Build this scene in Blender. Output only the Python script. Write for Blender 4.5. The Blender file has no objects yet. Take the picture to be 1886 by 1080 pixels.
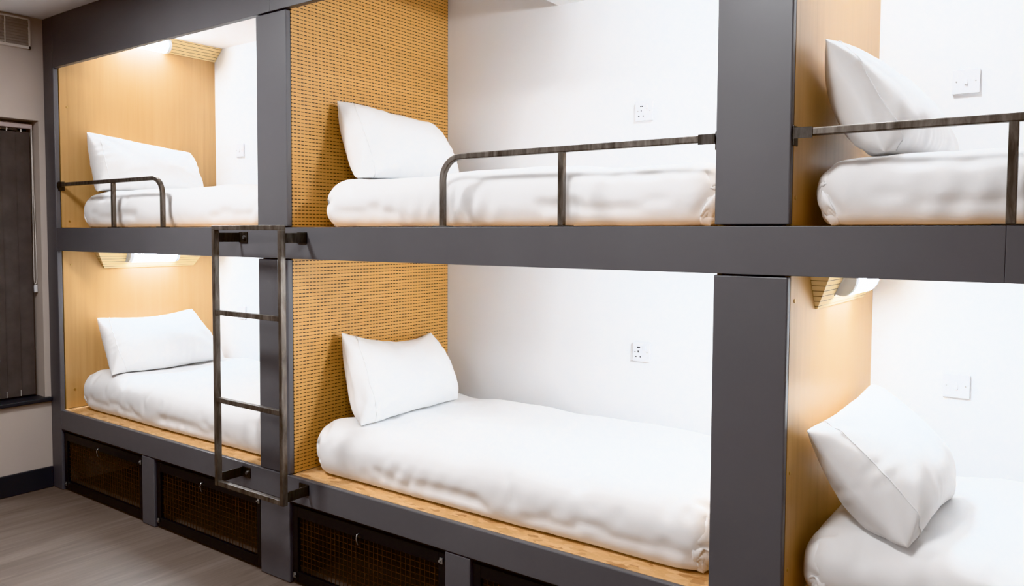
import bpy, bmesh, math, random
import numpy as np
from mathutils import Vector, Matrix

random.seed(7)
SC = bpy.context.scene
COL = SC.collection

# ------------------------------------------------------------------ dimensions
AX = -0.1256                 # face of the left wall / outer side of the left post
P1L, P1R = 1.915, 2.121      # centre post
P2L, P2R = 4.0445, 4.257     # right post
XE = 6.18                    # far end of the third bay
D = 1.082                    # back wall
ZB0, ZB = 0.371, 0.487       # base rail bottom / top
Z1, Z2 = 1.4437, 1.5806      # middle beam
Z3, ZC = 2.520, 2.819        # top beam, ceiling
FY = -3.9                    # wall behind the camera

# ------------------------------------------------------------------ helpers
def tag(o, label=None, cat=None, group=None, kind=None):
    if label: o['label'] = label
    if cat: o['category'] = cat
    if group: o['group'] = group
    if kind: o['kind'] = kind
    return o

def thing(name, label, cat, loc=(0, 0, 0), group=None):
    o = bpy.data.objects.new(name, None)
    o.empty_display_size = 0.1
    COL.objects.link(o)
    o.location = loc
    return tag(o, label, cat, group)

def obj(name, bm, mat, parent=None, smooth=False, origin=None):
    """bm holds world coordinates; stored relative to the parent's location"""
    me = bpy.data.meshes.new(name)
    off = Vector((0, 0, 0))
    p = parent
    while p is not None:
        off += Vector(p.location); p = p.parent
    if origin is not None:
        off = Vector(origin)
    bmesh.ops.translate(bm, verts=bm.verts, vec=-off)
    bmesh.ops.recalc_face_normals(bm, faces=bm.faces)
    bm.to_mesh(me); bm.free()
    o = bpy.data.objects.new(name, me)
    COL.objects.link(o)
    if origin is not None:
        o.location = origin
    if parent is not None:
        o.parent = parent
    if isinstance(mat, (list, tuple)):
        for m in mat: me.materials.append(m)
    else:
        me.materials.append(mat)
    if smooth:
        for f in me.polygons: f.use_smooth = True
    return o

def copy_tree(o, loc, label=None, group=None):
    c = o.copy(); COL.objects.link(c); c.location = loc
    if label: c['label'] = label
    if group: c['group'] = group
    for ch in list(o.children):
        k = ch.copy(); COL.objects.link(k); k.parent = c
        for g in list(ch.children):
            q = g.copy(); COL.objects.link(q); q.parent = k
    return c

def box(bm, x0, x1, y0, y1, z0, z1, bevel=0.0, seg=2):
    vs = [bm.verts.new((x, y, z)) for x in (x0, x1) for y in (y0, y1) for z in (z0, z1)]
    F = [(0, 1, 3, 2), (4, 6, 7, 5), (0, 4, 5, 1), (2, 3, 7, 6), (0, 2, 6, 4), (1, 5, 7, 3)]
    fs = [bm.faces.new([vs[i] for i in f]) for f in F]
    if bevel > 0:
        es = list({e for f in fs for e in f.edges})
        bmesh.ops.bevel(bm, geom=es, offset=bevel, segments=seg, profile=0.5, affect='EDGES')
    return bm

def mkbox(*a, **k):
    return box(bmesh.new(), *a, **k)

def frame_of(d, up=Vector((0, 0, 1))):
    d = d.normalized()
    if abs(d.dot(up)) > 0.98: up = Vector((0, 1, 0))
    a = d.cross(up).normalized(); b = a.cross(d).normalized()
    return a, b

def sweep(bm, pts, prof, up=Vector((0, 1, 0)), caps=True):
    """sweep a closed 2D profile along a polyline"""
    pts = [Vector(p) for p in pts]
    rings = []
    n = len(pts)
    for i, p in enumerate(pts):
        if i == 0: d = pts[1] - pts[0]
        elif i == n - 1: d = pts[-1] - pts[-2]
        else: d = (pts[i + 1] - p).normalized() + (p - pts[i - 1]).normalized()
        d.normalize()
        a = up - d * up.dot(d); a.normalize()
        b = d.cross(a)
        k = 1.0
        if 0 < i < n - 1:
            c = d.dot((p - pts[i - 1]).normalized()); k = 1 / max(c, .5)
        rings.append([bm.verts.new(p + a * u + b * v * k) for u, v in prof])
    m = len(prof)
    for r, s in zip(rings, rings[1:]):
        for j in range(m):
            bm.faces.new((r[j], r[(j + 1) % m], s[(j + 1) % m], s[j]))
    if caps:
        bm.faces.new(rings[0][::-1]); bm.faces.new(rings[-1])
    return bm

def rrect(w, h, r=0.003, n=3):
    out = []
    for cx, cy, a0 in ((w / 2 - r, h / 2 - r, 0), (-w / 2 + r, h / 2 - r, 90), (-w / 2 + r, -h / 2 + r, 180), (w / 2 - r, -h / 2 + r, 270)):
        for i in range(n + 1):
            a = math.radians(a0 + 90 * i / n)
            out.append((cx + r * math.cos(a), cy + r * math.sin(a)))
    return out

def circ(r, n=10):
    return [(r * math.cos(2 * math.pi * i / n), r * math.sin(2 * math.pi * i / n)) for i in range(n)]

def cyl(bm, p0, p1, r, n=14):
    d = Vector(p1) - Vector(p0)
    up = Vector((0, 1, 0)) if abs(d.normalized().y) < .9 else Vector((0, 0, 1))
    return sweep(bm, [p0, p1], circ(r, n), up=up)

# ------------------------------------------------------------------ materials
class NT:
    def __init__(self, name):
        self.m = bpy.data.materials.new(name); self.m.use_nodes = True
        self.t = self.m.node_tree
        self.b = self.t.nodes['Principled BSDF']
    def n(self, kind, **kw):
        nd = self.t.nodes.new(kind)
        for k, v in kw.items(): setattr(nd, k, v)
        return nd
    def l(self, a, b): self.t.links.new(a, b)
    def setv(self, **kw):
        for k, v in kw.items():
            self.b.inputs[k.replace('_', ' ')].default_value = v
    def coords(self, scale=(1, 1, 1), kind='Object'):
        tc = self.n('ShaderNodeTexCoord'); mp = self.n('ShaderNodeMapping')
        mp.inputs['Scale'].default_value = scale
        self.l(tc.outputs[kind], mp.inputs['Vector'])
        return mp.outputs['Vector']
    def noise(self, vec, scale, detail=4, rough=.55, dist=0):
        nd = self.n('ShaderNodeTexNoise')
        nd.inputs['Scale'].default_value = scale; nd.inputs['Detail'].default_value = detail
        nd.inputs['Roughness'].default_value = rough; nd.inputs['Distortion'].default_value = dist
        self.l(vec, nd.inputs['Vector'])
        return nd.outputs['Fac']
    def ramp(self, fac, stops):
        r = self.n('ShaderNodeValToRGB')
        els = r.color_ramp.elements
        while len(els) < len(stops): els.new(0.5)
        for e, (p, c) in zip(els, stops):
            e.position = p; e.color = (*c, 1) if len(c) == 3 else c
        self.l(fac, r.inputs['Fac'])
        return r.outputs['Color']
    def math(self, op, a, b=None, c=None):
        nd = self.n('ShaderNodeMath', operation=op)
        for i, x in enumerate((a, b, c)):
            if x is None: continue
            if isinstance(x, (int, float)): nd.inputs[i].default_value = x
            else: self.l(x, nd.inputs[i])
        return nd.outputs[0]
    def mix(self, fac, a, b, blend='MIX'):
        nd = self.n('ShaderNodeMix', data_type='RGBA', blend_type=blend)
        for s, x in ((0, fac), (6, a), (7, b)):
            if isinstance(x, (int, float)): nd.inputs[s].default_value = x
            elif isinstance(x, tuple): nd.inputs[s].default_value = (*x, 1)
            else: self.l(x, nd.inputs[s])
        return nd.outputs[2]
    def bump(self, h, strength=.2, dist=.002):
        nd = self.n('ShaderNodeBump')
        nd.inputs['Strength'].default_value = strength; nd.inputs['Distance'].default_value = dist
        self.l(h, nd.inputs['Height'])
        self.l(nd.outputs['Normal'], self.b.inputs['Normal'])
    def base(self, c):
        if isinstance(c, tuple): self.b.inputs['Base Color'].default_value = (*c, 1)
        else: self.l(c, self.b.inputs['Base Color'])

def paint(name, c, rough=.5, var=.06, scale=3., bump=.03, bscale=240.):
    k = NT(name); v = k.coords()
    f = k.noise(v, scale, 3)
    lo = tuple(x * (1 - var) for x in c); hi = tuple(min(1, x * (1 + var)) for x in c)
    k.base(k.ramp(f, [(.3, lo), (.7, hi)])); k.setv(Roughness=rough)
    if bump: k.bump(k.noise(v, bscale, 2), bump, .001)
    return k.m

def wood_colour(k, c0, c1, c2, axis='z'):
    sc = {'z': (34, 34, 1.1), 'y': (34, 1.1, 34), 'x': (1.1, 34, 34)}[axis]
    g = k.noise(k.coords(sc), 1.0, 6, .6, .35)
    sc2 = {'z': (5, 5, .25), 'y': (5, .25, 5), 'x': (.25, 5, 5)}[axis]
    g2 = k.noise(k.coords(sc2), 1.0, 3, .5)
    col = k.ramp(g, [(.25, c0), (.5, c1), (.78, c2)])
    return k.mix(.35, col, k.ramp(g2, [(.3, c0), (.7, c2)])), g

def m_wood(name, c0, c1, c2, axis='z', rough=.34):
    k = NT(name)
    col, g = wood_colour(k, c0, c1, c2, axis)
    k.base(col); k.setv(Roughness=rough); k.bump(g, .05, .001)
    return k.m

def m_perforated(name):
    """golden veneer with routed horizontal grooves, a row of slots in every groove"""
    k = NT(name)
    col, g = wood_colour(k, (.55, .29, .088), (.63, .345, .112), (.69, .395, .142), 'y')
    tc = k.n('ShaderNodeTexCoord'); sp = k.n('ShaderNodeSeparateXYZ'); k.l(tc.outputs['Object'], sp.inputs[0])
    rz = k.math('ABSOLUTE', k.math('SUBTRACT', k.math('FRACT', k.math('DIVIDE', sp.outputs['Z'], .016)), .5))
    ry = k.math('ABSOLUTE', k.math('SUBTRACT', k.math('FRACT', k.math('DIVIDE', sp.outputs['Y'], .0205)), .5))
    groove = k.math('LESS_THAN', rz, .085)
    slot = k.math('MULTIPLY', k.math('LESS_THAN', rz, .115), k.math('LESS_THAN', ry, .34))
    c1 = k.mix(groove, col, (.48, .245, .07))
    c2 = k.mix(slot, c1, (.020, .008, .002))
    k.base(c2); k.setv(Roughness=.42)
    h = k.math('SUBTRACT', 1.0, k.math('MULTIPLY', groove, 1.0))
    k.bump(h, .25, .002)
    return k.m

def m_grooved(name):
    k = NT(name)
    col, g = wood_colour(k, (.74, .54, .27), (.80, .60, .32), (.85, .66, .38), 'y')
    tc = k.n('ShaderNodeTexCoord'); sp = k.n('ShaderNodeSeparateXYZ'); k.l(tc.outputs['Object'], sp.inputs[0])
    rz = k.math('ABSOLUTE', k.math('SUBTRACT', k.math('FRACT', k.math('DIVIDE', sp.outputs['Z'], .0162)), .5))
    groove = k.math('LESS_THAN', rz, .075)
    k.base(k.mix(groove, col, (.16, .09, .035))); k.setv(Roughness=.5)
    k.bump(k.math('SUBTRACT', 1.0, groove), .3, .002)
    return k.m

def m_osb(name):
    k = NT(name)
    v = k.coords((1, 2.1, 1))
    vo = k.n('ShaderNodeTexVoronoi'); vo.inputs['Scale'].default_value = 26; vo.inputs['Randomness'].default_value = 1
    wob = k.n('ShaderNodeTexNoise'); wob.inputs['Scale'].default_value = 14; k.l(v, wob.inputs['Vector'])
    add = k.n('ShaderNodeMix', data_type='VECTOR'); add.inputs[0].default_value = .06
    k.l(v, add.inputs[4]); k.l(wob.outputs['Color'], add.inputs[5])
    k.l(add.outputs[1], vo.inputs['Vector'])
    sp = k.n('ShaderNodeSeparateColor'); k.l(vo.outputs['Color'], sp.inputs[0])
    col = k.ramp(sp.outputs[0], [(.04, (.40, .20, .075)), (.16, (.60, .36, .16)), (.6, (.67, .42, .21)), (.95, (.73, .49, .27))])
    f = k.noise(k.coords((60, 160, 60)), 1.0, 4)
    col = k.mix(.25, col, k.ramp(f, [(.3, (.45, .22, .08)), (.7, (.78, .5, .27))]))
    k.base(col); k.setv(Roughness=.6); k.bump(sp.outputs[1], .2, .001)
    return k.m

def m_linen(name):
    k = NT(name)
    k.base((.82, .82, .825)); k.setv(Roughness=.85, Sheen_Weight=.15, Sheen_Roughness=.5)
    v = k.coords()
    w1 = k.noise(k.coords((4, 2.4, 6)), 1.5, 1.5, .45, .3)
    w2 = k.noise(v, 900, 2)
    h = k.math('ADD', k.math('MULTIPLY', w1, 1.0), k.math('MULTIPLY', w2, .015))
    k.bump(h, .10, .02)
    return k.m

def m_floor(name):
    k = NT(name)
    tc = k.n('ShaderNodeTexCoord')
    rot = k.n('ShaderNodeMapping'); rot.inputs['Rotation'].default_value = (0, 0, math.radians(90))
    k.l(tc.outputs['Object'], rot.inputs['Vector'])
    br = k.n('ShaderNodeTexBrick'); br.offset = .37
    br.inputs['Scale'].default_value = 1; br.inputs['Mortar Size'].default_value = .0012
    br.inputs['Brick Width'].default_value = 1.22; br.inputs['Row Height'].default_value = .18
    br.inputs['Color1'].default_value = (.16, .125, .105, 1); br.inputs['Color2'].default_value = (.205, .162, .138, 1)
    br.inputs['Mortar'].default_value = (.09, .068, .055, 1)
    k.l(rot.outputs['Vector'], br.inputs['Vector'])
    g = k.noise(k.coords((26, 1.6, 1)), 1, 7, .65, .8)
    g2 = k.noise(k.coords((5, .8, 1)), 1, 4, .6, .4)
    c = k.mix(.62, br.outputs['Color'], k.ramp(g, [(.25, (.085, .062, .050)), (.5, (.17, .132, .11)), (.75, (.275, .225, .195))]))
    c = k.mix(.3, c, k.ramp(g2, [(.3, (.11, .083, .068)), (.7, (.25, .205, .178))]))
    k.base(c); k.setv(Roughness=.5); k.bump(g, .08, .001)
    return k.m

def m_steel(name, dark=1.0):
    k = NT(name)
    v = k.coords((22, 22, 5))
    f = k.noise(v, 1.5, 5, .65, .6)
    f2 = k.noise(k.coords((1, 1, 1)), 9, 3)
    c = k.ramp(f, [(.3, tuple(x * dark for x in (.060, .052, .046))), (.5, tuple(x * dark for x in (.16, .142, .126))), (.62, tuple(x * dark for x in (.23, .205, .185))), (.8, tuple(x * dark for x in (.36, .34, .32)))])
    c = k.mix(k.math('MULTIPLY', f2, .5), c, tuple(x * dark for x in (.10, .078, .060)))
    k.base(c); k.setv(Metallic=.65)
    k.l(k.ramp(f, [(.2, (.28,) * 3), (.8, (.5,) * 3)]), k.b.inputs['Roughness'])
    return k.m

def m_plain(name, c, rough=.4, metal=0., noise=.05):
    k = NT(name)
    f = k.noise(k.coords(), 30, 3)
    k.base(k.ramp(f, [(.3, tuple(x * (1 - noise) for x in c)), (.7, tuple(min(1, x * (1 + noise)) for x in c))]))
    k.setv(Roughness=rough, Metallic=metal)
    return k.m

def m_emit(name, c, s):
    k = NT(name)
    k.base((.9, .9, .9)); k.setv(Roughness=.4)
    k.b.inputs['Emission Color'].default_value = (*c, 1); k.b.inputs['Emission Strength'].default_value = s
    return k.m

LAMP = 116.0
M = dict(
    frame=paint('grey_frame_paint', (.130, .126, .133), .38, .05, 2.0, .03, 120),
    wood=m_wood('pale_veneer', (.43, .25, .100), (.52, .315, .138), (.58, .365, .172)),
    perf=m_perforated('perforated_veneer'), groove=m_grooved('grooved_veneer'), osb=m_osb('strand_board'),
    linen=m_linen('white_cotton'), wall=paint('white_wall_paint', (.79, .79, .798), .75, .01, 2),
    side=paint('beige_wall_paint', (.50, .43, .385), .75, .03, 2), ceil=paint('ceiling_paint', (.90, .87, .86), .8, .01, 2),
    floor=m_floor('plank_floor'), skirt=paint('dark_gloss_paint', (.045, .046, .05), .35, .1, 3),
    steel=m_steel('raw_steel', 1.1), dsteel=m_steel('dark_steel', .45), black=m_plain('black_metal', (.012, .012, .013), .4),
    wire=m_plain('brown_wire', (.085, .042, .024), .45, .5, .3), cavity=m_plain('dark_cavity', (.03, .016, .010), .8, 0, .4),
    plastic=m_plain('white_plastic', (.76, .76, .78), .35, 0, .01), hole=m_plain('dark_hole', (.02, .02, .022), .5),
    screw=m_plain('screw_metal', (.45, .44, .43), .35, .9), brass=m_plain('brass_screw', (.6, .42, .2), .35, .9),
    rubber=m_plain('grey_plastic', (.62, .62, .64), .45, 0, .02),
    blind=paint('charcoal_fabric', (.20, .175, .165), .9, .12, 8, .08, 500), rail=m_plain('pinkish_rail', (.48, .40, .39), .4),
    cord=m_plain('cord_white', (.62, .58, .54), .7), night=m_plain('night_glass', (.006, .007, .009), .08),
    vent=m_plain('vent_white', (.60, .53, .48), .5, 0, .02), lamp=m_emit('lamp_diffuser', (.82, .915, 1.0), LAMP),
)

# ------------------------------------------------------------------ setting
def struct(name, bm, mat):
    return tag(obj(name, bm, mat), kind='structure')

XR = 6.42
struct('floor', mkbox(AX - .3, XR, FY, D + .1, -.1, 0), M['floor'])
struct('ceiling', mkbox(AX - .3, XR, FY, D + .1, ZC, ZC + .1), M['ceil'])
struct('wall_back', mkbox(AX - .3, XR, D, D + .1, 0, ZC), M['wall'])
struct('wall_front', mkbox(AX - .3, XR, FY - .1, FY, 0, ZC), M['side'])
struct('wall_right', mkbox(XR, XR + .1, FY, D + .1, 0, ZC), M['side'])
# left wall with a window recess
WY0, WY1, WZ0, WZ1 = -1.02, -.033, .556, 2.217
bm = bmesh.new()
box(bm, AX - .2, AX, WY1, D, 0, ZC)
box(bm, AX - .2, AX, FY, WY0, 0, ZC)
box(bm, AX - .2, AX, WY0, WY1, 0, WZ0 - .026)
box(bm, AX - .2, AX, WY0, WY1, WZ1, ZC)
struct('wall_left', bm, M['side'])
struct('baseboard_left', mkbox(AX, AX + .016, FY, -.002, 0, .128, bevel=.004), M['skirt'])
struct('trim_1', mkbox(AX - .185, AX + .028, WY0 - .03, -.002, WZ0 - .026, WZ0, bevel=.006), M['skirt'])   # sill board
w = bpy.data.objects.new('window_1', None); COL.objects.link(w); w.location = (AX - .19, (WY0 + WY1) / 2, WZ0); tag(w, kind='structure')
bm = bmesh.new()
for a in ((WY0, WY0 + .05, WZ0, WZ1), (WY1 - .05, WY1, WZ0, WZ1), (WY0, WY1, WZ0, WZ0 + .05), (WY0, WY1, WZ1 - .05, WZ1), ((WY0 + WY1) / 2 - .025, (WY0 + WY1) / 2 + .025, WZ0, WZ1)):
    box(bm, AX - .2, AX - .165, *a)
obj('window_frame', bm, M['plastic'], w)
obj('window_pane', mkbox(AX - .19, AX - .184, WY0 + .04, WY1 - .04, WZ0 + .04, WZ1 - .04), M['night'], w)
# dropped bulkhead over the right half of the middle top bunk
struct('trim_2', mkbox(2.818, P2L, .04, D, 2.661, ZC), M['wall'])

# vertical blind
BX = AX - .085
bl = thing('vertical_blind', 'dark grey vertical slat blind hanging in the window recess at left', 'blind', (BX, -.3, WZ0))
obj('headrail', mkbox(BX - .022, BX + .022, WY0 + .01, -.040, 2.172, 2.200, bevel=.004), M['rail'], bl)
yy = -.052
i = 0
while yy > -.78:
    y1, y0 = yy, yy - .089
    bm = bmesh.new()
    n = 8; vs = []
    for zz in (WZ0 + .012, WZ0 + .052, 2.150):
        vs.append([bm.verts.new((BX + .004 * math.sin(math.pi * j / n) + .010 * (j / n - .5) + (.001 if zz < WZ0 + .06 else 0), y0 + (y1 - y0) * j / n, zz)) for j in range(n + 1)])
    for r, s in zip(vs, vs[1:]):
        for j in range(n): bm.faces.new((r[j], r[j + 1], s[j + 1], s[j]))
    bmesh.ops.solidify(bm, geom=bm.faces[:], thickness=.0016)
    sl = obj('slat', bm, M['blind'], bl)
    bm = bmesh.new(); ym = (y0 + y1) / 2
    cyl(bm, (BX, ym, 2.145), (BX, ym, 2.174), .004, 8)
    obj('hook', bm, M['cord'], sl)
    if i < 6:
        bm = bmesh.new(); cyl(bm, (BX + .012, y0 + .004, WZ0 + .014), (BX + .012, y0 + .004, WZ0 + .05), .0016, 6)
        obj('hem_chain', bm, M['cord'], sl)
    yy -= .078; i += 1
bm = bmesh.new()
cx = BX + .026
pts = [(cx, -.048, 2.172), (cx, -.046, 1.9), (cx, -.040, 1.6), (cx, -.037, 1.28), (cx, -.041, 1.245), (cx, -.049, 1.24), (cx, -.054, 1.27), (cx, -.052, 1.6), (cx, -.049, 1.9), (cx, -.051, 2.172)]
sweep(bm, pts, circ(.0022, 6), up=Vector((1, 0, 0)))
cd = obj('pull_cord', bm, M['cord'], bl, smooth=True)
bm = bmesh.new(); box(bm, cx - .008, cx + .008, -.056, -.036, 1.19, 1.235, bevel=.005)
obj('cord_weight', bm, M['rubber'], cd)

# air vent high on the left wall
va = thing('air_vent', 'white louvred air vent high on the left wall by the ceiling', 'vent', (AX, -.5, 2.63))
VY0, VY1, VZ0, VZ1 = -.95, -.075, 2.627, 2.803
bm = bmesh.new()
for a in ((VY1 - .012, VY1, VZ0, VZ1), (VY0, VY0 + .022, VZ0, VZ1), (VY0, VY1, VZ0, VZ0 + .016), (VY0, VY1, VZ1 - .010, VZ1), (-.216, -.210, VZ0, VZ1)):
    box(bm, AX, AX + .026, *a, bevel=.002)
obj('vent_frame', bm, M['vent'], va)
obj('vent_backing', mkbox(AX, AX + .004, VY0 + .01, VY1 - .01, VZ0 + .01, VZ1 - .01), M['vent'], va)
for i in range(9):
    z = VZ0 + .016 + i * .0167
    bm = bmesh.new()
    vs = [bm.verts.new(p) for p in ((AX + .0195, VY0 + .02, z + .0165), (AX + .0245, VY0 + .02, z + .001), (AX + .0245, VY1 - .010, z + .001), (AX + .0195, VY1 - .010, z + .0165))]
    bm.faces.new(vs); bmesh.ops.solidify(bm, geom=bm.faces[:], thickness=.002)
    obj('louvre', bm, M['vent'], va)

# ------------------------------------------------------------------ bunk frame
fr = thing('bunk_bed', 'built-in grey painted two-tier bunk frame with three bays along the wall', 'bunk bed', (0, 0, 0))
BV = .004
TH = .028
def fpart(name, *a, mat='frame', bevel=BV, label=None):
    o = obj(name, mkbox(*a, bevel=bevel), M[mat], fr)
    if label: o['label'] = label
    return o
G = .004
fpart('post', AX + .001, 0, 0, TH, 0, ZC - .001)
for x0, x1 in ((.0005, 2.0184), (2.0196, XR - .005)): fpart('top_beam', x0, x1, -.001, TH, Z3, ZC - .001, bevel=.0015)
for x0, x1 in ((.0005, 4.7608), (4.7611, XR - .005)): fpart('middle_beam', x0, x1, -.001, .045, Z1, Z2, bevel=.0012)
fpart('base_rail', .0005, XR - .005, -.001, .022, ZB0, ZB)
for x0, x1 in ((P1L, P1R), (P2L, P2R)):
    fpart('post', x0, x1, .004, .004 + TH, Z2 + G, Z3 - G)
    fpart('post', x0, x1, .004, .004 + TH, ZB + .001, Z1 - G)
    fpart('base_post', x0, x1, .001, TH, 0.001, ZB0 - .0015)
for x0, x1 in ((.8965, 1.017), (3.022, 3.142)):
    fpart('divider', x0, x1, .0015, TH, 0.001, ZB0 - .003)
# partitions: one veneered board on each side
PT = .016
def panel(x0, x1, z0, z1, mat, label):
    o = obj('side_panel', mkbox(x0, x1, .0325, D - .001, z0, z1), M[mat], fr); o['label'] = label
    return o
panels = {}
for nm, z0, z1 in (('upper', Z2 + .002, ZC - .001), ('lower', ZB + .002, 1.556)):
    panels['1' + nm] = panel(-PT, 0, z0, z1, 'wood', 'plain pale wood panel at the head of the bunk')
    panel(P1L, P1L + PT, z0, z1, 'wood', 'plain pale wood panel at the foot of the bunk')
    panels['2' + nm] = panel(P1R - PT, P1R, z0, z1, 'perf', 'golden wood panel with rows of small slots')
    panel(P2L, P2L + PT, z0, 2.66 if nm == 'upper' else z1, 'wood', 'plain pale wood panel at the foot of the bunk')
    panels['3' + nm] = panel(P2R - PT, P2R, z0, z1, 'wood', 'plain pale wood panel at the head of the bunk')
for bx0, bx1 in ((0, P1L), (P1R, P2L), (P2R, XE)):
    o = obj('bed_board', mkbox(bx0 + .0005, bx1 - .0005, .0225, D - .001, ZB - .02, ZB - .0005), M['osb'], fr); o['label'] = 'strand board bed base'
    o = obj('bed_board', mkbox(bx0 + .0005, bx1 - .0005, .0455, D - .001, 1.557, Z2 - .0005), M['osb'], fr); o['label'] = 'strand board bed base'
    obj('added_bounce_sheet', mkbox(bx0 + .0005, bx1 - .0005, .0455, D - .001, 1.5545, 1.5568), M['wall'], fr)  # unseen white sheet, added so light bounced into the lower bays stays neutral
obj('end_panel', mkbox(XE, XE + PT, .0325, D - .001, 0.001, ZC - .001), M['wood'], fr)
# screws in the veneer
def screws(px, lst):
    for y, z in lst:
        bm = bmesh.new(); cyl(bm, (px, y, z), (px + .0025, y, z), .006, 10)
        obj('screw', bm, M['brass'], fr)
screws(0, [(.075, 1.62), (.075, 2.30), (.08, 1.36), (.085, .60)])
screws(P2R, [(.055, 1.66), (.055, 2.35), (.07, 1.37), (.06, .60), (.06, .88)])

# cage doors under the lower bunks
def cage_door(x0, x1, label):
    y0, y1 = .012, .030
    z0, z1 = .012, .352
    t = thing('cage_door', label, 'storage door', ((x0 + x1) / 2, y1, z0), 'wire mesh doors under the bunks')
    bw = .036
    bm = bmesh.new()
    box(bm, x0 + .006, x0 + .006 + bw, y0, y1, z0, z1, bevel=.002); box(bm, x1 - .006 - bw, x1 - .006, y0, y1, z0, z1, bevel=.002)
    box(bm, x0 + .006 + bw, x1 - .006 - bw, y0, y1, z0, z0 + bw + .012, bevel=.002); box(bm, x0 + .006 + bw, x1 - .006 - bw, y0, y1, z1 - bw - .012, z1, bevel=.002)
    f = obj('door_frame', bm, M['black'], t)
    bm = bmesh.new()
    xa, xb, za, zb_ = x0 + .006 + bw, x1 - .006 - bw, z0 + bw + .012, z1 - bw - .012
    nx = int(round((xb - xa) / .0255)); nz = int(round((zb_ - za) / .0255))
    for i in range(1, nx):
        x = xa + (xb - xa) * i / nx; box(bm, x - .0010, x + .0010, y1 - .008, y1 - .006, za - .004, zb_ + .004)
    for j in range(1, nz):
        z = za + (zb_ - za) * j / nz; box(bm, xa - .004, xb + .004, y1 - .006, y1 - .004, z - .0010, z + .0010)
    obj('wire_mesh', bm, M['wire'], t)
    bm = bmesh.new(); xc = (x0 + x1) / 2 - .02; zt = z1 - .030
    pts = [(xc, y0 + .001, zt), (xc, y0 - .012, zt - .002), (xc, y0 - .016, zt - .016), (xc, y0 - .010, zt - .040), (xc, y0 - .004, zt - .048)]
    sweep(bm, pts, circ(.003, 8), up=Vector((1, 0, 0)))
    obj('pull_hook', bm, M['screw'], t, smooth=True)
    for xx, zz, s in ((x0 + .024, z0 + .03, 1), (x1 - .024, z1 - .03, -1)):
        bm = bmesh.new(); box(bm, xx - .008, xx + .008, y0 - .006, y0, zz - .012, zz + .012, bevel=.002)
        cyl(bm, (xx + s * .004, y0 - .012, zz), (xx + s * .004, y0 - .004, zz), .005, 10)
        obj('corner_catch', bm, M['screw'], t)
    return t
cage_door(0, .8965, 'black wire mesh storage door under left bunk, nearest the window wall')
cage_door(1.017, P1L, 'black wire mesh storage door under left bunk, just behind the ladder foot')
cage_door(P1R, 3.022, 'black wire mesh storage door under middle bunk, right of the ladder')
cage_door(3.142, P2L, 'black wire mesh storage door at bottom edge, beside right post')

# ------------------------------------------------------------------ guard rails
TW = .021
def arc(c, r, a0, a1, n=8):
    return [(c[0] + r * math.cos(math.radians(a0 + (a1 - a0) * i / n)), c[2], c[1] + r * math.sin(math.radians(a0 + (a1 - a0) * i / n))) for i in range(n + 1)]
RY = .020
ZT = 1.846
def guard_rail(xwall, sx, xpost, xend, label):
    """xwall: panel or post face the bracket is fixed to, sx: direction the rail runs from it"""
    t = thing('guard_rail', label, 'guard rail', (xpost, RY, Z2), 'steel guard rails on the top bunks')
    R = .085
    zc = ZT - TW / 2
    ex = xend - sx * TW / 2
    if sx > 0: a = arc((ex - R, zc - R, RY), R, 90, 0)
    else: a = arc((ex + R, zc - R, RY), R, 90, 180)
    pts = [(xwall + sx * .012, RY, zc)] + a + [(ex, RY, Z2 + .004)]
    bm = bmesh.new(); sweep(bm, pts, rrect(TW, TW, .003, 2), up=Vector((0, 1, 0)))
    obj('rail_bar', bm, M['steel'], t)
    obj('upright', mkbox(xpost - TW / 2, xpost + TW / 2, RY - TW / 2 + .0005, RY + TW / 2 - .0005, Z2 + .004, zc - TW / 2 + .001, bevel=.002), M['steel'], t)
    for x in (xpost, ex):
        fp = obj('foot_plate', mkbox(x - .038, x + .038, RY - .017, RY + .017, Z2 + .0005, Z2 + .0045, bevel=.001), M['dsteel'], t)
    bm = bmesh.new(); box(bm, xwall + (0.001 if sx > 0 else -.006), xwall + (.006 if sx > 0 else -.001), RY - .018 + .012, RY + .018 + .012, zc - .034, zc + .02, bevel=.001)
    box(bm, min(xwall + sx * .004, xwall + sx * .055), max(xwall + sx * .004, xwall + sx * .055), RY - .014, RY - .0105, zc - .017, zc + .013)
    br = obj('wall_bracket', bm, M['dsteel'], t)
    bm = bmesh.new(); cyl(bm, (xwall + sx * .005, RY - .002, zc), (xwall + sx * .014, RY - .002, zc), .008, 6)
    obj('bolt', bm, M['screw'], br)
    return t
guard_rail(0, 1, .625, 1.125, 'short dark steel guard rail in front of the upper left mattress')
guard_rail(P2L, -1, 3.513, 2.985, 'dark steel guard rail in front of the upper middle mattress')
guard_rail(P2R, 1, 4.768, 5.33, 'dark steel guard rail in front of the upper right mattress, cut by photo edge')

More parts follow.
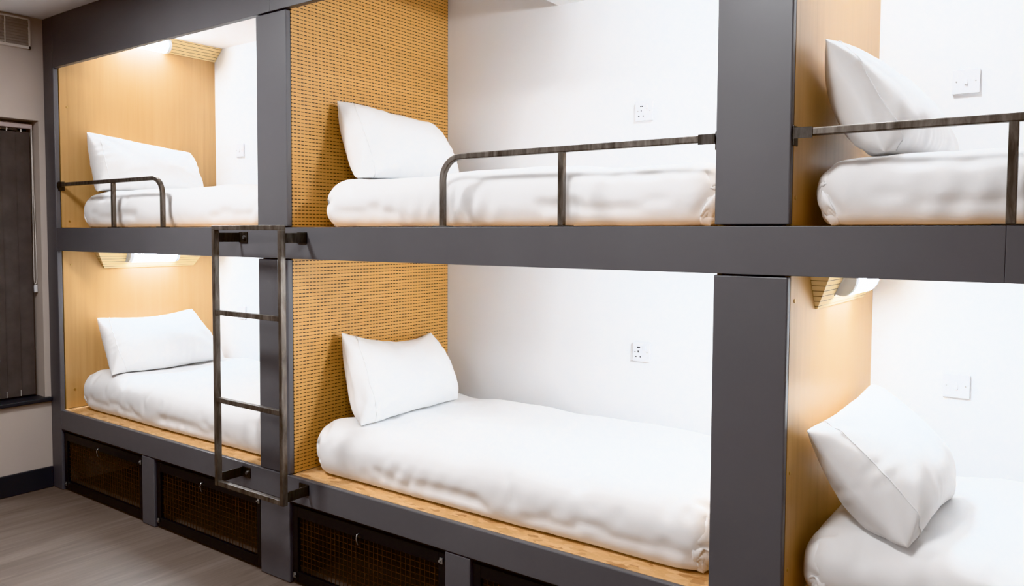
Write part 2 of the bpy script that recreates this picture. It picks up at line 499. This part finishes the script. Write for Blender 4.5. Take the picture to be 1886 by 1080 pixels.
# ------------------------------------------------------------------ ladder
ld = thing('mounted_bunk_ladder', 'raw steel ladder bolted in front of the centre post', 'ladder', (2.02, -.12, .42))
LX = (1.785, 2.247); LW = .021; LYF, LYB = -.140, -.114
LZ0, LZ1 = .412, 1.588
for x in LX:
    obj('stile', mkbox(x - LW / 2, x + LW / 2, LYF, LYB, LZ0, LZ1 - .021, bevel=.002), M['steel'], ld)
obj('top_bar', mkbox(LX[0] - LW / 2, LX[1] + LW / 2, LYF, LYB, LZ1 - .021, LZ1, bevel=.002), M['steel'], ld)
for z in (.412, .793, 1.188):
    obj('rung', mkbox(LX[0] + LW / 2, LX[1] - LW / 2, LYF + .002, LYB - .002, z, z + .022, bevel=.002), M['steel'], ld)
for i, x in enumerate(LX):
    for zc in (1.535, .447):
        xi = x + LW / 2 if i == 0 else x + LW / 2
        bm = bmesh.new()
        box(bm, xi - .006, xi, LYB, -.0015, zc - .021, zc + .021, bevel=.001)
        box(bm, xi - .006 if i == 0 else xi - .060, xi + .054 if i == 0 else xi, -.007, -.0015, zc - .024, zc + .024, bevel=.001)
        b = obj('bracket', bm, M['dsteel'], ld)
        xb = xi + .036 if i == 0 else xi - .040
        bm = bmesh.new(); cyl(bm, (xb, -.007, zc), (xb, -.015, zc), .009, 6)
        obj('bolt', bm, M['screw'], b)

# ------------------------------------------------------------------ lamps
def bunk_lamp(xp, s, zb, zt, dx, yb0, yb1, yt0, yt1, label, tc=.36, yc=.575):
    """grooved wooden hopper box on a panel face xp, opening towards s (+1/-1), with a bulkhead fitting on its sloping front"""
    t = thing('bunk_lamp', label, 'lamp', (xp, yc, zb), 'reading lamps in the bunks')
    bm = bmesh.new()
    th = .006; xp += s * .0008
    v = [bm.verts.new(p) for p in ((xp, yb0, zb), (xp, yb1, zb), (xp + s * th, yb1, zb), (xp + s * th, yb0, zb),
                                   (xp, yt0, zt), (xp, yt1, zt), (xp + s * dx, yt1, zt), (xp + s * dx, yt0, zt))]
    for f in ((0, 1, 2, 3), (4, 5, 6, 7), (3, 2, 6, 7), (0, 1, 5, 4), (0, 3, 7, 4), (1, 2, 6, 5)):
        bm.faces.new([v[i] for i in f])
    obj('pelmet_box', bm, M['groove'], t)
    a = Vector((xp + s * th, 0, zb)); b = Vector((xp + s * dx, 0, zt))
    u = (b - a).normalized(); n = Vector((s * (zt - zb), 0, -(dx - th))).normalized()
    c = a + (b - a) * tc; c.y = yc
    hw, L, h = .046, .150, .040
    prof = [(hw * math.cos(q), h * math.sin(q) ** .8) for q in [math.pi * i / 12 for i in range(13)]]
    bm = bmesh.new()
    def ring(y, k):
        return [bm.verts.new(c + u * (p * k) + n * (q * k + .004) + Vector((0, y, 0))) for p, q in prof]
    ys = [(-L, .93), (-L + .012, 1.0), (L - .012, 1.0), (L, .93)]
    rs = [ring(y, k) for y, k in ys]
    for r, q in zip(rs, rs[1:]):
        for j in range(len(prof) - 1): bm.faces.new((r[j], r[j + 1], q[j + 1], q[j]))
    bm.faces.new(rs[0]); bm.faces.new(rs[-1][::-1])
    obj('diffuser', bm, M['lamp'], t, smooth=False)
    for sy in (-1, 1):
        bm = bmesh.new()
        r0 = [bm.verts.new(c + u * (p * 1.04) + n * (q * 1.04 + .003) + Vector((0, sy * (L - .002), 0))) for p, q in prof]
        r1 = [bm.verts.new(c + u * (p * .98) + n * (q * .98 + .003) + Vector((0, sy * (L + .020), 0))) for p, q in prof]
        for j in range(len(prof) - 1): bm.faces.new((r0[j], r0[j + 1], r1[j + 1], r1[j]))
        bm.faces.new(r1)
        obj('end_cap', bm, M['rubber'], t)
    p4 = [c + u * a_ + n * b_ for a_ in (-.05, .05) for b_ in (.0005, .004)]
    bm = bmesh.new()
    vs = [bm.verts.new(p + Vector((0, y, 0))) for y in (-L - .022, L + .022) for p in p4]
    for f in ((0, 1, 3, 2), (4, 6, 7, 5), (0, 4, 5, 1), (2, 3, 7, 6), (0, 2, 6, 4), (1, 5, 7, 3)): bm.faces.new([vs[i] for i in f])
    obj('base_plate', bm, M['rubber'], t)
    return t
ZU = 1.5535
bunk_lamp(0, 1, 1.332, ZU, .112, .278, .892, .145, 1.02, 'lit lamp on grooved wooden box above the lower left pillow')
bunk_lamp(0, 1, 2.737, ZC - .002, .092, .20, D - .002, .16, D - .002, 'lit lamp on wooden box under the ceiling above upper left pillow', tc=.42, yc=.54)
bunk_lamp(P2R, 1, 1.332, ZU, .112, .282, .892, .145, 1.02, 'lit lamp on grooved wooden box above the lower right pillow')
bunk_lamp(P2R, 1, 2.71, ZC - .002, .092, .20, D - .002, .16, D - .002, 'lit lamp above the upper right pillow', tc=.42)
bunk_lamp(P2L, -1, 1.332, ZU, .112, .278, .892, .145, 1.02, 'lit lamp at the foot end of the lower middle bunk, behind right post')
bunk_lamp(P2L, -1, 2.555, 2.660, .092, .20, D - .002, .16, D - .002, 'lit lamp at the foot end of the upper middle bunk, behind right post', tc=.42)

# ------------------------------------------------------------------ sockets and switches
FP = .086
def faceplate(t, x, z):
    f = obj('faceplate', mkbox(x - FP / 2, x + FP / 2, D - .012, D - .0005, z - FP / 2, z + FP / 2, bevel=.002, seg=2), M['plastic'], t)
    for sx in (-1, 1):
        bm = bmesh.new(); cyl(bm, (x + sx * .0302, D - .0132, z), (x + sx * .0302, D - .0118, z), .0034, 10)
        obj('screw', bm, M['screw'], f)
    return f
def socket(x, z, label):
    t = thing('wall_socket', label, 'socket', (x, D, z), 'switched sockets on the back wall')
    faceplate(t, x, z)
    px = x - .014
    bm = bmesh.new()
    box(bm, px - .0024, px + .0024, D - .0128, D - .0118, z - .003, z + .006)
    for s in (-1, 1): box(bm, px + s * .0111 - .0034, px + s * .0111 + .0034, D - .0128, D - .0118, z - .0245, z - .0200)
    obj('pin_hole', bm, M['hole'], t)
    bm = bmesh.new()
    for s in (-1, 1): box(bm, px + .002 + s * .0038 - .003, px + .002 + s * .0038 + .003, D - .0128, D - .0118, z + .0185, z + .0245)
    obj('charging_port', bm, M['hole'], t)
    bm = mkbox(x + .010, x + .024, D - .0155, D - .0118, z + .008, z + .030, bevel=.0015)
    obj('rocker', bm, M['plastic'], t)
def switch(x, z, label):
    t = thing('light_switch', label, 'switch', (x, D, z), 'light switches on the back wall')
    faceplate(t, x, z)
    bm = bmesh.new()
    vs = [bm.verts.new(p) for p in ((x - .005, D - .012, z - .012), (x + .005, D - .012, z - .012), (x + .005, D - .012, z + .012), (x - .005, D - .012, z + .012),
                                    (x - .005, D - .0185, z - .011), (x + .005, D - .0185, z - .011), (x + .005, D - .0135, z + .011), (x - .005, D - .0135, z + .011))]
    for f in ((0, 1, 2, 3), (4, 5, 6, 7), (0, 1, 5, 4), (1, 2, 6, 5), (2, 3, 7, 6), (3, 0, 4, 7)): bm.faces.new([vs[i] for i in f])
    obj('rocker', bm, M['plastic'], t)
socket(3.287, 2.112, 'white switched socket on back wall above the upper middle mattress')
socket(3.288, 1.017, 'white switched socket on back wall above the lower middle mattress')
switch(.285, 2.113, 'white light switch on back wall of the upper left bunk')
switch(.285, 1.010, 'white light switch on back wall of the lower left bunk, behind ladder')
switch(4.546, 2.106, 'white light switch on back wall of the upper right bunk')
switch(4.546, 1.010, 'white light switch on back wall of the lower right bunk')

# ------------------------------------------------------------------ cloth solver (positions on a regular grid)
def gs(P, dj, di, rest, k, wgt=None):
    """Gauss-Seidel pass over the distance constraints between P[j,i] and P[j+dj,i+di]"""
    H, W = P.shape[:2]
    for ph in range(2):
        if dj == 0 or (dj and not di):
            pass
        ja0, ja1 = (0, H - dj)
        if di >= 0: ia0, ia1, ib0 = 0, W - di, di
        else: ia0, ia1, ib0 = -di, W, 0
        A = P[ja0:ja1, ia0:ia1]; B = P[ja0 + dj:ja1 + dj, ib0:ib0 + (ia1 - ia0)]
        R = rest
        if dj:
            st = dj
            for q in range(ph, 1 + ph):
                pass
        # alternate blocks along the constraint direction
        if dj:
            idx = (np.arange(A.shape[0]) // dj) % 2 == ph
            a, b, r = A[idx], B[idx], R[idx]
        else:
            idx = (np.arange(A.shape[1]) // di) % 2 == ph
            a, b, r = A[:, idx], B[:, idx], R[:, idx]
        d = b - a
        L = np.sqrt((d * d).sum(-1)) + 1e-9
        c = (d * ((L - r) / L * k)[..., None])
        if wgt is None:
            wa = wb = .5
        else:
            WA = wgt[ja0:ja1, ia0:ia1]; WB = wgt[ja0 + dj:ja1 + dj, ib0:ib0 + (ia1 - ia0)]
            if dj: WA, WB = WA[idx], WB[idx]
            else: WA, WB = WA[:, idx], WB[:, idx]
            s = WA + WB + 1e-9
            wa = (WA / s)[..., None]; wb = (WB / s)[..., None]
        if dj:
            A[idx] = a + c * wa; B[idx] = b - c * wb
        else:
            A[:, idx] = a + c * wa; B[:, idx] = b - c * wb

def rests(P, dj, di, sc=1.0):
    H, W = P.shape[:2]
    if di >= 0: A = P[0:H - dj, 0:W - di]; B = P[dj:, di:]
    else: A = P[0:H - dj, -di:]; B = P[dj:, :W + di]
    return np.sqrt(((B - A) ** 2).sum(-1)) * sc

def normals(P):
    du = np.gradient(P, axis=1); dv = np.gradient(P, axis=0)
    n = np.cross(du, dv)
    return n                      # area weighted

def smooth_noise(rng, H, W, cells):
    g = rng.standard_normal((cells[0] + 3, cells[1] + 3))
    y = np.linspace(0, cells[0], H); x = np.linspace(0, cells[1], W)
    yi = y.astype(int); xi = x.astype(int); fy = (y - yi)[:, None]; fx = (x - xi)[None]
    fy = fy * fy * (3 - 2 * fy); fx = fx * fx * (3 - 2 * fx)
    a = g[yi][:, xi]; b = g[yi][:, xi + 1]; c = g[yi + 1][:, xi]; e = g[yi + 1][:, xi + 1]
    return a * (1 - fy) * (1 - fx) + b * (1 - fy) * fx + c * fy * (1 - fx) + e * fy * fx

def inflate(nx, ny, w, h, press, steps, seed):
    """two sheets sewn along the border and blown up: a pillow.  Returns front and back grids (x, y, thickness)."""
    rng = np.random.default_rng(seed)
    X, Y = np.meshgrid(np.linspace(-w / 2, w / 2, nx), np.linspace(-h / 2, h / 2, ny))
    base = np.stack([X, Y, np.zeros_like(X)], -1)
    cons = [(0, 1, .9), (1, 0, .9), (1, 1, .35), (1, -1, .35), (0, 2, .10), (2, 0, .10)]
    S = []
    for sgn in (1, -1):
        P = base.copy(); P[..., 2] = sgn * .002 + .004 * smooth_noise(rng, ny, nx, (6, 9)) * (1 if sgn > 0 else -1)
        S.append(P)
    b = np.zeros((ny, nx), bool); b[0] = b[-1] = True; b[:, 0] = b[:, -1] = True
    def weld():
        m = (S[0][b] + S[1][b]) / 2
        S[0][b] = m; S[1][b] = m
    weld()
    nz = 1 + .022 * smooth_noise(rng, ny, nx, (8, 12)) + .01
    rs = []
    for dj, di, _ in cons:
        r = rests(base, dj, di); rs.append(r * nz[:r.shape[0], :r.shape[1]])
    Vl = [np.zeros_like(base) for _ in S]
    dt = .02
    for it in range(steps):
        old = [P.copy() for P in S]
        for q in (0, 1):
            n = normals(S[q]) * (1 if q == 0 else -1)
            Vl[q] += n * press * dt
            S[q] += Vl[q] * dt
        for _ in range(4):
            for q in (0, 1):
                for (dj, di, k), r in zip(cons, rs): gs(S[q], dj, di, r, k)
            weld()
        for q in (0, 1):
            Vl[q] = (S[q] - old[q]) / dt * .93
    return S[0], S[1]

def bedding(L, W, H, seed, steps=90, step=.023):
    """cotton cover wrapped round a mattress block, loosely tucked at the bottom.  local coords, z=0 at the bed base."""
    rng = np.random.default_rng(seed)
    drop = H + .010
    nx = int((L + 2 * drop) / step) + 1; ny = int((W + 2 * drop) / step) + 1
    s = np.linspace(-drop, L + drop, nx); t = np.linspace(-drop, W + drop, ny)
    Sx, Ty = np.meshgrid(s, t)
    flat = np.stack([Sx, Ty, np.zeros_like(Sx)], -1)
    cx = np.clip(Sx, 0, L); cy = np.clip(Ty, 0, W)
    ox = Sx - cx; oy = Ty - cy
    m = np.maximum(abs(ox), abs(oy)); hyp = np.hypot(ox, oy) + 1e-9
    P = np.stack([cx + ox / hyp * .02, cy + oy / hyp * .02, H - np.minimum(m, H - .004)], -1)
    P += rng.standard_normal(P.shape) * .002
    cons = [(0, 1, .9), (1, 0, .9), (1, 1, .25), (1, -1, .25), (0, 2, .12), (2, 0, .12)]
    rs = []
    nz = 1 + .020 * smooth_noise(rng, ny, nx, (16, 30)) + .014
    for dj, di, _ in cons:
        r = rests(flat, dj, di)
        hh, ww = r.shape
        rs.append(r * nz[:hh, :ww])
    wgt = np.ones((ny, nx)); brd = np.zeros((ny, nx), bool); brd[0] = brd[-1] = True; brd[:, 0] = brd[:, -1] = True
    wgt[brd] = 0
    pin = P[brd].copy()
    # tucked hem: pulled a little under the block, gathered irregularly
    k = .022 + .005 * smooth_noise(rng, 1, pin.shape[0], (1, 70))[0]
    c0 = np.array([L / 2, W / 2])
    pin[:, 0] = np.clip(pin[:, 0], k, L - k); pin[:, 1] = np.clip(pin[:, 1], k, W - k); pin[:, 2] = .003
    P[brd] = pin
    V = np.zeros_like(P); dt = .02
    rad = .098; hx, hy, hz = L / 2 - rad, W / 2 - rad, H - rad      # block continues below the base, so only its top edges are rounded
    ctr = np.array([L / 2, W / 2, 0])
    slack = .012 + .004 * smooth_noise(rng, ny, nx, (5, 9))
    for it in range(steps):
        old = P.copy()
        n = normals(P)
        V += n * 3000 * dt
        V[..., 2] -= .6 * dt
        V[brd] = 0
        P += V * dt
        for _ in range(5):
            for (dj, di, kk), r in zip(cons, rs): gs(P, dj, di, r, kk, wgt)
        # collide with the mattress block
        q = P - ctr; a = np.abs(q) - np.array([hx, hy, hz])
        o = np.maximum(a, 0); dist = np.sqrt((o * o).sum(-1)) + np.minimum(a.max(-1), 0) - rad
        ins = (dist < 0) & ~brd & (P[..., 2] > .03)
        sgn = np.sign(q)
        ax = a.argmax(-1)
        g = np.where(o.sum(-1, keepdims=True) > 1e-6, o / (np.sqrt((o * o).sum(-1, keepdims=True)) + 1e-9), np.eye(3)[ax]) * sgn
        P[ins] -= (g * dist[..., None])[ins]
        P[..., 2] = np.maximum(P[..., 2], .002)
        outs = (dist > slack) & ~brd
        P[outs] -= (g * ((dist - slack) * .8)[..., None])[outs]
        P[brd] = pin
        V = (P - old) / dt * .90
    return P, s, t

def grid_bm(grids, weld=False):
    bm = bmesh.new()
    allv = []
    for gi, P in enumerate(grids):
        H, W = P.shape[:2]
        vs = [[None] * W for _ in range(H)]
        for j in range(H):
            for i in range(W):
                if gi == 1 and (j in (0, H - 1) or i in (0, W - 1)): vs[j][i] = allv[0][j][i]
                else: vs[j][i] = bm.verts.new(P[j, i])
        for j in range(H - 1):
            for i in range(W - 1):
                f = (vs[j][i], vs[j][i + 1], vs[j + 1][i + 1], vs[j + 1][i])
                bm.faces.new(f if gi == 0 else f[::-1])
        allv.append(vs)
    return bm

def add_subsurf(o):
    md = o.modifiers.new('smooth', 'SUBSURF'); md.levels = 1; md.render_levels = 1

# ------------------------------------------------------------------ mattresses
MY0, MY1 = .088, D - .004
def sheet_noise(seed):
    return np.random.default_rng(seed)
def mattress(x0, x1, zb, H, cover, label, flip=False, seed=0):
    P, s, t = cover
    Q = P.copy()
    L = s[-1] + s[0]
    if flip: Q[..., 0] = L - Q[..., 0]
    rng = np.random.default_rng(seed)
    # body of the quilt: soft uneven filling on top
    top = np.clip((Q[..., 2] - H * .55) / (H * .45), 0, 1)
    Q[..., 2] += top * (.006 * smooth_noise(rng, *Q.shape[:2], (4, 7)) + .004 * smooth_noise(rng, *Q.shape[:2], (9, 15)))
    # draped folds: ridges fanning up from the tucked hem
    nrm = normals(Q); nrm /= np.linalg.norm(nrm, axis=-1, keepdims=True) + 1e-9
    if flip: nrm = -nrm
    zz = Q[..., 2] / H; al = Q[..., 0] + Q[..., 1] * .8
    warp = smooth_noise(rng, *Q.shape[:2], (5, 9))
    ph = al * 40 - zz * (3.6 + 1.6 * warp) + 1.3 * warp
    amp = np.clip(smooth_noise(rng, *Q.shape[:2], (4, 12)) * .6 + .45, 0, 1.3)
    env = np.clip(zz / .12, 0, 1) * np.clip((1.06 - zz) / .75, 0, 1)
    fold = (np.abs(np.sin(ph)) ** .7 - .6) * .55 + (np.sin(ph * 1.9 + 1.1) * .35)
    fine = np.sin(al * 120 - zz * 5 + 3 * warp) * np.clip((.35 - zz) / .3, 0, 1) * np.clip(zz / .06, 0, 1)
    side = np.clip((.75 - np.abs(nrm[..., 2])) / .3, 0, 1)
    Q += nrm * (side * (env * amp * fold * .011 + fine * .0020))[..., None]
    tuck = .030 * np.clip(1 - Q[..., 2] / .075, 0, 1) ** 1.6          # sides roll under at the base
    Q[..., 0] -= np.sign(Q[..., 0] - L / 2) * tuck * np.clip((np.abs(Q[..., 0] - L / 2) - L / 2 + .1) / .06, 0, 1)
    Q[..., 1] -= np.sign(Q[..., 1] - W_ / 2) * tuck * np.clip((np.abs(Q[..., 1] - W_ / 2) - W_ / 2 + .1) / .06, 0, 1)
    Q[..., 0] = x0 + Q[..., 0] * (x1 - x0) / L
    Q[..., 1] = MY0 + Q[..., 1]
    Q[..., 1] = np.minimum(Q[..., 1], D - .003)
    Q[..., 0] = np.clip(Q[..., 0], x0 - .045, x1 + .012)
    Q[..., 2] += zb
    o = obj('mattress', grid_bm([Q]), M['linen'], None, smooth=True, origin=((x0 + x1) / 2, (MY0 + MY1) / 2, zb))
    tag(o, label, 'mattress', 'white made-up mattresses on the bunks')
    add_subsurf(o)
    return Q
ML_ = 1.78
HM, HU = .218, .200
W_ = MY1 - MY0 - .03
coverA = bedding(ML_, W_, HM, 3)
coverB = bedding(ML_, W_, HU, 11)
beds = {}
beds['1l'] = mattress(.055, 1.900, ZB, HM, coverA, 'white covered mattress on the lower left bunk, behind the ladder', True, 1)
beds['2l'] = mattress(2.165, 4.025, ZB, HM, coverA, 'white covered mattress on the lower middle bunk', False, 2)
beds['3l'] = mattress(4.288, 6.15, ZB, HM, coverA, 'white covered mattress on the lower right bunk', True, 3)
beds['1u'] = mattress(.095, 1.900, Z2, HU, coverB, 'white covered mattress on the upper left bunk', False, 4)
beds['2u'] = mattress(2.238, 4.025, Z2, HU, coverB, 'white covered mattress on the upper middle bunk', True, 5)
beds['3u'] = mattress(4.290, 6.15, Z2, HU, coverB, 'white covered mattress on the upper right bunk', False, 6)

def bed_height(Q, X, Y, zb):
    """highest cover point near each (X, Y)"""
    A = Q.reshape(-1, 3)
    A = A[A[:, 2] > zb + .1]
    out = np.full(X.shape, zb)
    xf, yf = X.ravel(), Y.ravel()
    of = out.ravel()
    for a in range(0, len(xf), 400):
        d = (A[None, :, 0] - xf[a:a + 400, None]) ** 2 + (A[None, :, 1] - yf[a:a + 400, None]) ** 2
        near = d < .045 ** 2
        z = np.where(near, A[None, :, 2], -9).max(1)
        of[a:a + 400] = np.maximum(z, zb)
    return of.reshape(X.shape)

# ------------------------------------------------------------------ pillows
pillow_cache = {}
def pillow(corners, xp, bed, zb, label, seed=1, fat=1.0, sag=0.0, top_sag=0.0, bulge=0.0, curl=None, press=3600, rect=.78):
    """corners: TF, TB, BF, BB world points of the seam corners (top/bottom, front/back of the bay)"""
    key = (seed, press)
    if key not in pillow_cache: pillow_cache[key] = inflate(52, 36, .74, .50, press, 110, seed)
    F, Bk = pillow_cache[key]
    TF, TB, BF, BB = [np.array(c, float) for c in corners]
    ex = max(abs(F[..., 0]).max(), 1e-6); ey = max(abs(F[..., 1]).max(), 1e-6)
    ctr = (TF + TB + BF + BB) / 4
    nrm = np.cross(BF - TF, TB - TF); nrm /= np.linalg.norm(nrm)
    if nrm[0] < 0: nrm = -nrm
    out = []
    for q, P in enumerate((F, Bk)):
        rx = np.maximum(F[:, -1, 0], 1e-6)[:, None]; lx = np.minimum(F[:, 0, 0], -1e-6)[:, None]
        ty = np.maximum(F[-1, :, 1], 1e-6)[None]; by = np.minimum(F[0, :, 1], -1e-6)[None]
        xr_ = np.where(P[..., 0] > 0, P[..., 0] / rx, -P[..., 0] / lx)
        yr_ = np.where(P[..., 1] > 0, P[..., 1] / ty, -P[..., 1] / by)
        u = ((1 - rect) * P[..., 0] / ex + rect * xr_ + 1) / 2          # 0 front .. 1 back
        v = ((1 - rect) * P[..., 1] / ey + rect * yr_ + 1) / 2          # 0 bottom .. 1 top
        u_ = u[..., None]; v_ = v[..., None]
        Mid = (TF * (1 - u_) + TB * u_) * v_ + (BF * (1 - u_) + BB * u_) * (1 - v_)
        bu = 4 * u_ * (1 - u_); bv = 4 * v_ * (1 - v_)
        Mid = Mid + nrm * (bulge * bu * bv)
        Mid = Mid + np.array([0, 0, -1.]) * (top_sag * bu * v_ ** 2)
        # slump: belly hangs lower
        z = P[..., 2:3] * fat * (1.0 + .25 * (1 - v_) - .15 * v_)
        Wd = Mid + nrm * z
        # creases running in from the seam corners, and a few soft dents
        du = np.gradient(Wd, axis=1); dv_ = np.gradient(Wd, axis=0); sn = np.cross(du, dv_)
        sn /= np.linalg.norm(sn, axis=-1, keepdims=True) + 1e-9
        if q == 1: sn = -sn
        rg = np.random.default_rng(seed * 17 + q)
        hgt = np.zeros_like(u)
        for cu_, cv_ in ((0, 0), (0, 1), (1, 0), (1, 1)):
            a_ = np.abs(u - cu_) * 1.45; b_ = np.abs(v - cv_)
            r_ = np.hypot(a_, b_); th_ = np.arctan2(b_, a_)
            n1, n2 = rg.uniform(10, 15), rg.uniform(5, 8)
            hgt += (np.sin(th_ * n1 + rg.uniform(0, 6)) * .6 + np.sin(th_ * n2 + rg.uniform(0, 6)) * .6) * r_ * np.exp(-r_ / rg.uniform(.14, .26)) * .075
        wp = smooth_noise(rg, *u.shape, (3, 4))
        hgt += .004 * (np.abs(np.sin((u * 1.5 + v * rg.uniform(-1.2, 1.2)) * 7 + wp * 2.2)) ** .6 - .7) * np.clip(smooth_noise(rg, *u.shape, (3, 4)), 0, 1.2)
        edge = np.clip(4 * np.minimum(np.minimum(u, 1 - u) * 1.45, np.minimum(v, 1 - v)) / .12, 0, 1)
        Wd = Wd + sn * (hgt * edge)[..., None]
        if curl is not None:
            cu, cv, rad, vec = curl
            wgt = np.exp(-(((u - cu) / rad) ** 2 + ((v - cv) / rad) ** 2))[..., None]
            Wd = Wd + np.array(vec) * wgt
        out.append(Wd)
    for Wd in out:
        Wd[..., 0] = np.maximum(Wd[..., 0], xp + .004)
        Wd[..., 1] = np.minimum(Wd[..., 1], D - .006)
        hz = bed_height(bed, Wd[..., 0], Wd[..., 1], zb) + .004
        Wd[..., 2] = np.maximum(Wd[..., 2], hz)
    # keep the two sheets apart after clamping
    bm = grid_bm(out)
    o = obj('pillow', bm, M['linen'], None, smooth=True, origin=tuple(ctr - np.array([0, 0, abs(TF[2] - BF[2]) / 2])))
    tag(o, label, 'pillow', 'white pillows leaning on the bunk panels')
    add_subsurf(o)
    # stitched hem near the open end of the case
    Fw = out[0]; ic = 6
    nn = normals(Fw)[:, ic]; nn = nn / (np.linalg.norm(nn, axis=1, keepdims=True) + 1e-9)
    if nn[:, 0].mean() < 0: nn = -nn
    bm = bmesh.new()
    sweep(bm, [tuple(p) for p in (Fw[:, ic] + nn * .0006)[1:-1]], circ(.0016, 6), up=Vector((1, .2, .3)))
    h = obj('hem_seam', bm, M['linen'], o, smooth=True)
    return o
pillow([(.055, .195, 1.035), (.055, .845, 1.045), (.395, .105, .715), (.35, .90, .715)], 0, beds['1l'], ZB, 'white pillow on the lower left bunk, behind the ladder', 1, .82, top_sag=.04)
pillow([(.05, .160, 2.165), (.06, .850, 2.09), (.27, .11, 1.775), (.30, .80, 1.80)], 0, beds['1u'], Z2, 'white pillow on the upper left bunk, behind a short guard rail', 2, .82, top_sag=.015)
pillow([(2.165, .265, 1.105), (2.175, .885, 1.045), (2.42, .145, .715), (2.38, .865, .715)], P1R, beds['2l'], ZB, 'white pillow on the lower middle bunk against slotted panel', 3, .82, top_sag=.05)
pillow([(2.155, .255, 2.160), (2.175, .925, 2.105), (2.40, .165, 1.775), (2.40, .85, 1.79)], P1R, beds['2u'], Z2, 'white pillow on the upper middle bunk against slotted panel', 4, .78, top_sag=.0)
pillow([(4.300, .150, 2.115), (4.315, .86, 2.13), (4.47, .12, 1.775), (4.56, .82, 1.79)], P2R, beds['3u'], Z2, 'white pillow on the upper right bunk behind guard rail', 5, .62, bulge=-.02)
pillow([(4.285, .125, 1.00), (4.300, .90, 1.02), (4.56, .09, .72), (4.60, .62, .72)], P2R, beds['3l'], ZB, 'plump white pillow slumped on the lower right bunk', 6, .80, bulge=.0, curl=(0, 1, .12, (0, -.02, .0)))

# ------------------------------------------------------------------ light
def area(name, loc, size, power, col, rot=(0, 0, 0)):
    l = bpy.data.lights.new(name, 'AREA'); l.shape = 'RECTANGLE'; l.size, l.size_y = size; l.energy = power; l.color = col
    o = bpy.data.objects.new(name, l); COL.objects.link(o); o.location = loc; o.rotation_euler = rot
    return o
area('ceiling_light', (1.6, -1.05, ZC - .03), (.35, .35), 30, (.94, .97, 1.0))
area('ceiling_light', (3.9, -1.2, ZC - .03), (.35, .35), 20, (.94, .97, 1.0))
area('ceiling_light', (3.0, -3.1, ZC - .03), (.6, .6), 22, (.94, .97, 1.0))
wd = bpy.data.worlds.new('world'); SC.world = wd; wd.use_nodes = True
wd.node_tree.nodes['Background'].inputs[0].default_value = (.02, .022, .03, 1); wd.node_tree.nodes['Background'].inputs[1].default_value = .3

# ------------------------------------------------------------------ camera
f_px, cx, cy = 1465.383, 914.523, 503.914
yaw, pitch, roll = -0.6413237, -0.0502276, 0.0039155
cam = bpy.data.cameras.new('camera'); co = bpy.data.objects.new('camera', cam); COL.objects.link(co)
cy_, sy_ = math.cos(yaw), math.sin(yaw); cp, sp = math.cos(pitch), math.sin(pitch)
fw = Vector((sy_ * cp, cy_ * cp, sp)); rt = Vector((cy_, -sy_, 0)); up = rt.cross(fw)
cr, sr = math.cos(roll), math.sin(roll)
r2_, u2_ = rt * cr + up * sr, -rt * sr + up * cr
co.matrix_world = Matrix(((r2_.x, u2_.x, -fw.x, 4.92243), (r2_.y, u2_.y, -fw.y, -2.22664), (r2_.z, u2_.z, -fw.z, 1.55723), (0, 0, 0, 1)))
cam.sensor_width = 36; cam.sensor_fit = 'HORIZONTAL'; cam.lens = f_px / 1886 * 36
cam.shift_x = (943 - cx) / 1886; cam.shift_y = (cy - 540) / 1886
cam.clip_start = .05
SC.camera = co

SC.view_settings.view_transform = 'Khronos PBR Neutral'
SC.view_settings.look = 'None'
SC.view_settings.exposure = 0.75
SC.cycles.use_denoising = True
SC.cycles.max_bounces = 10
SC.cycles.diffuse_bounces = 6
SC.cycles.sample_clamp_indirect = 6
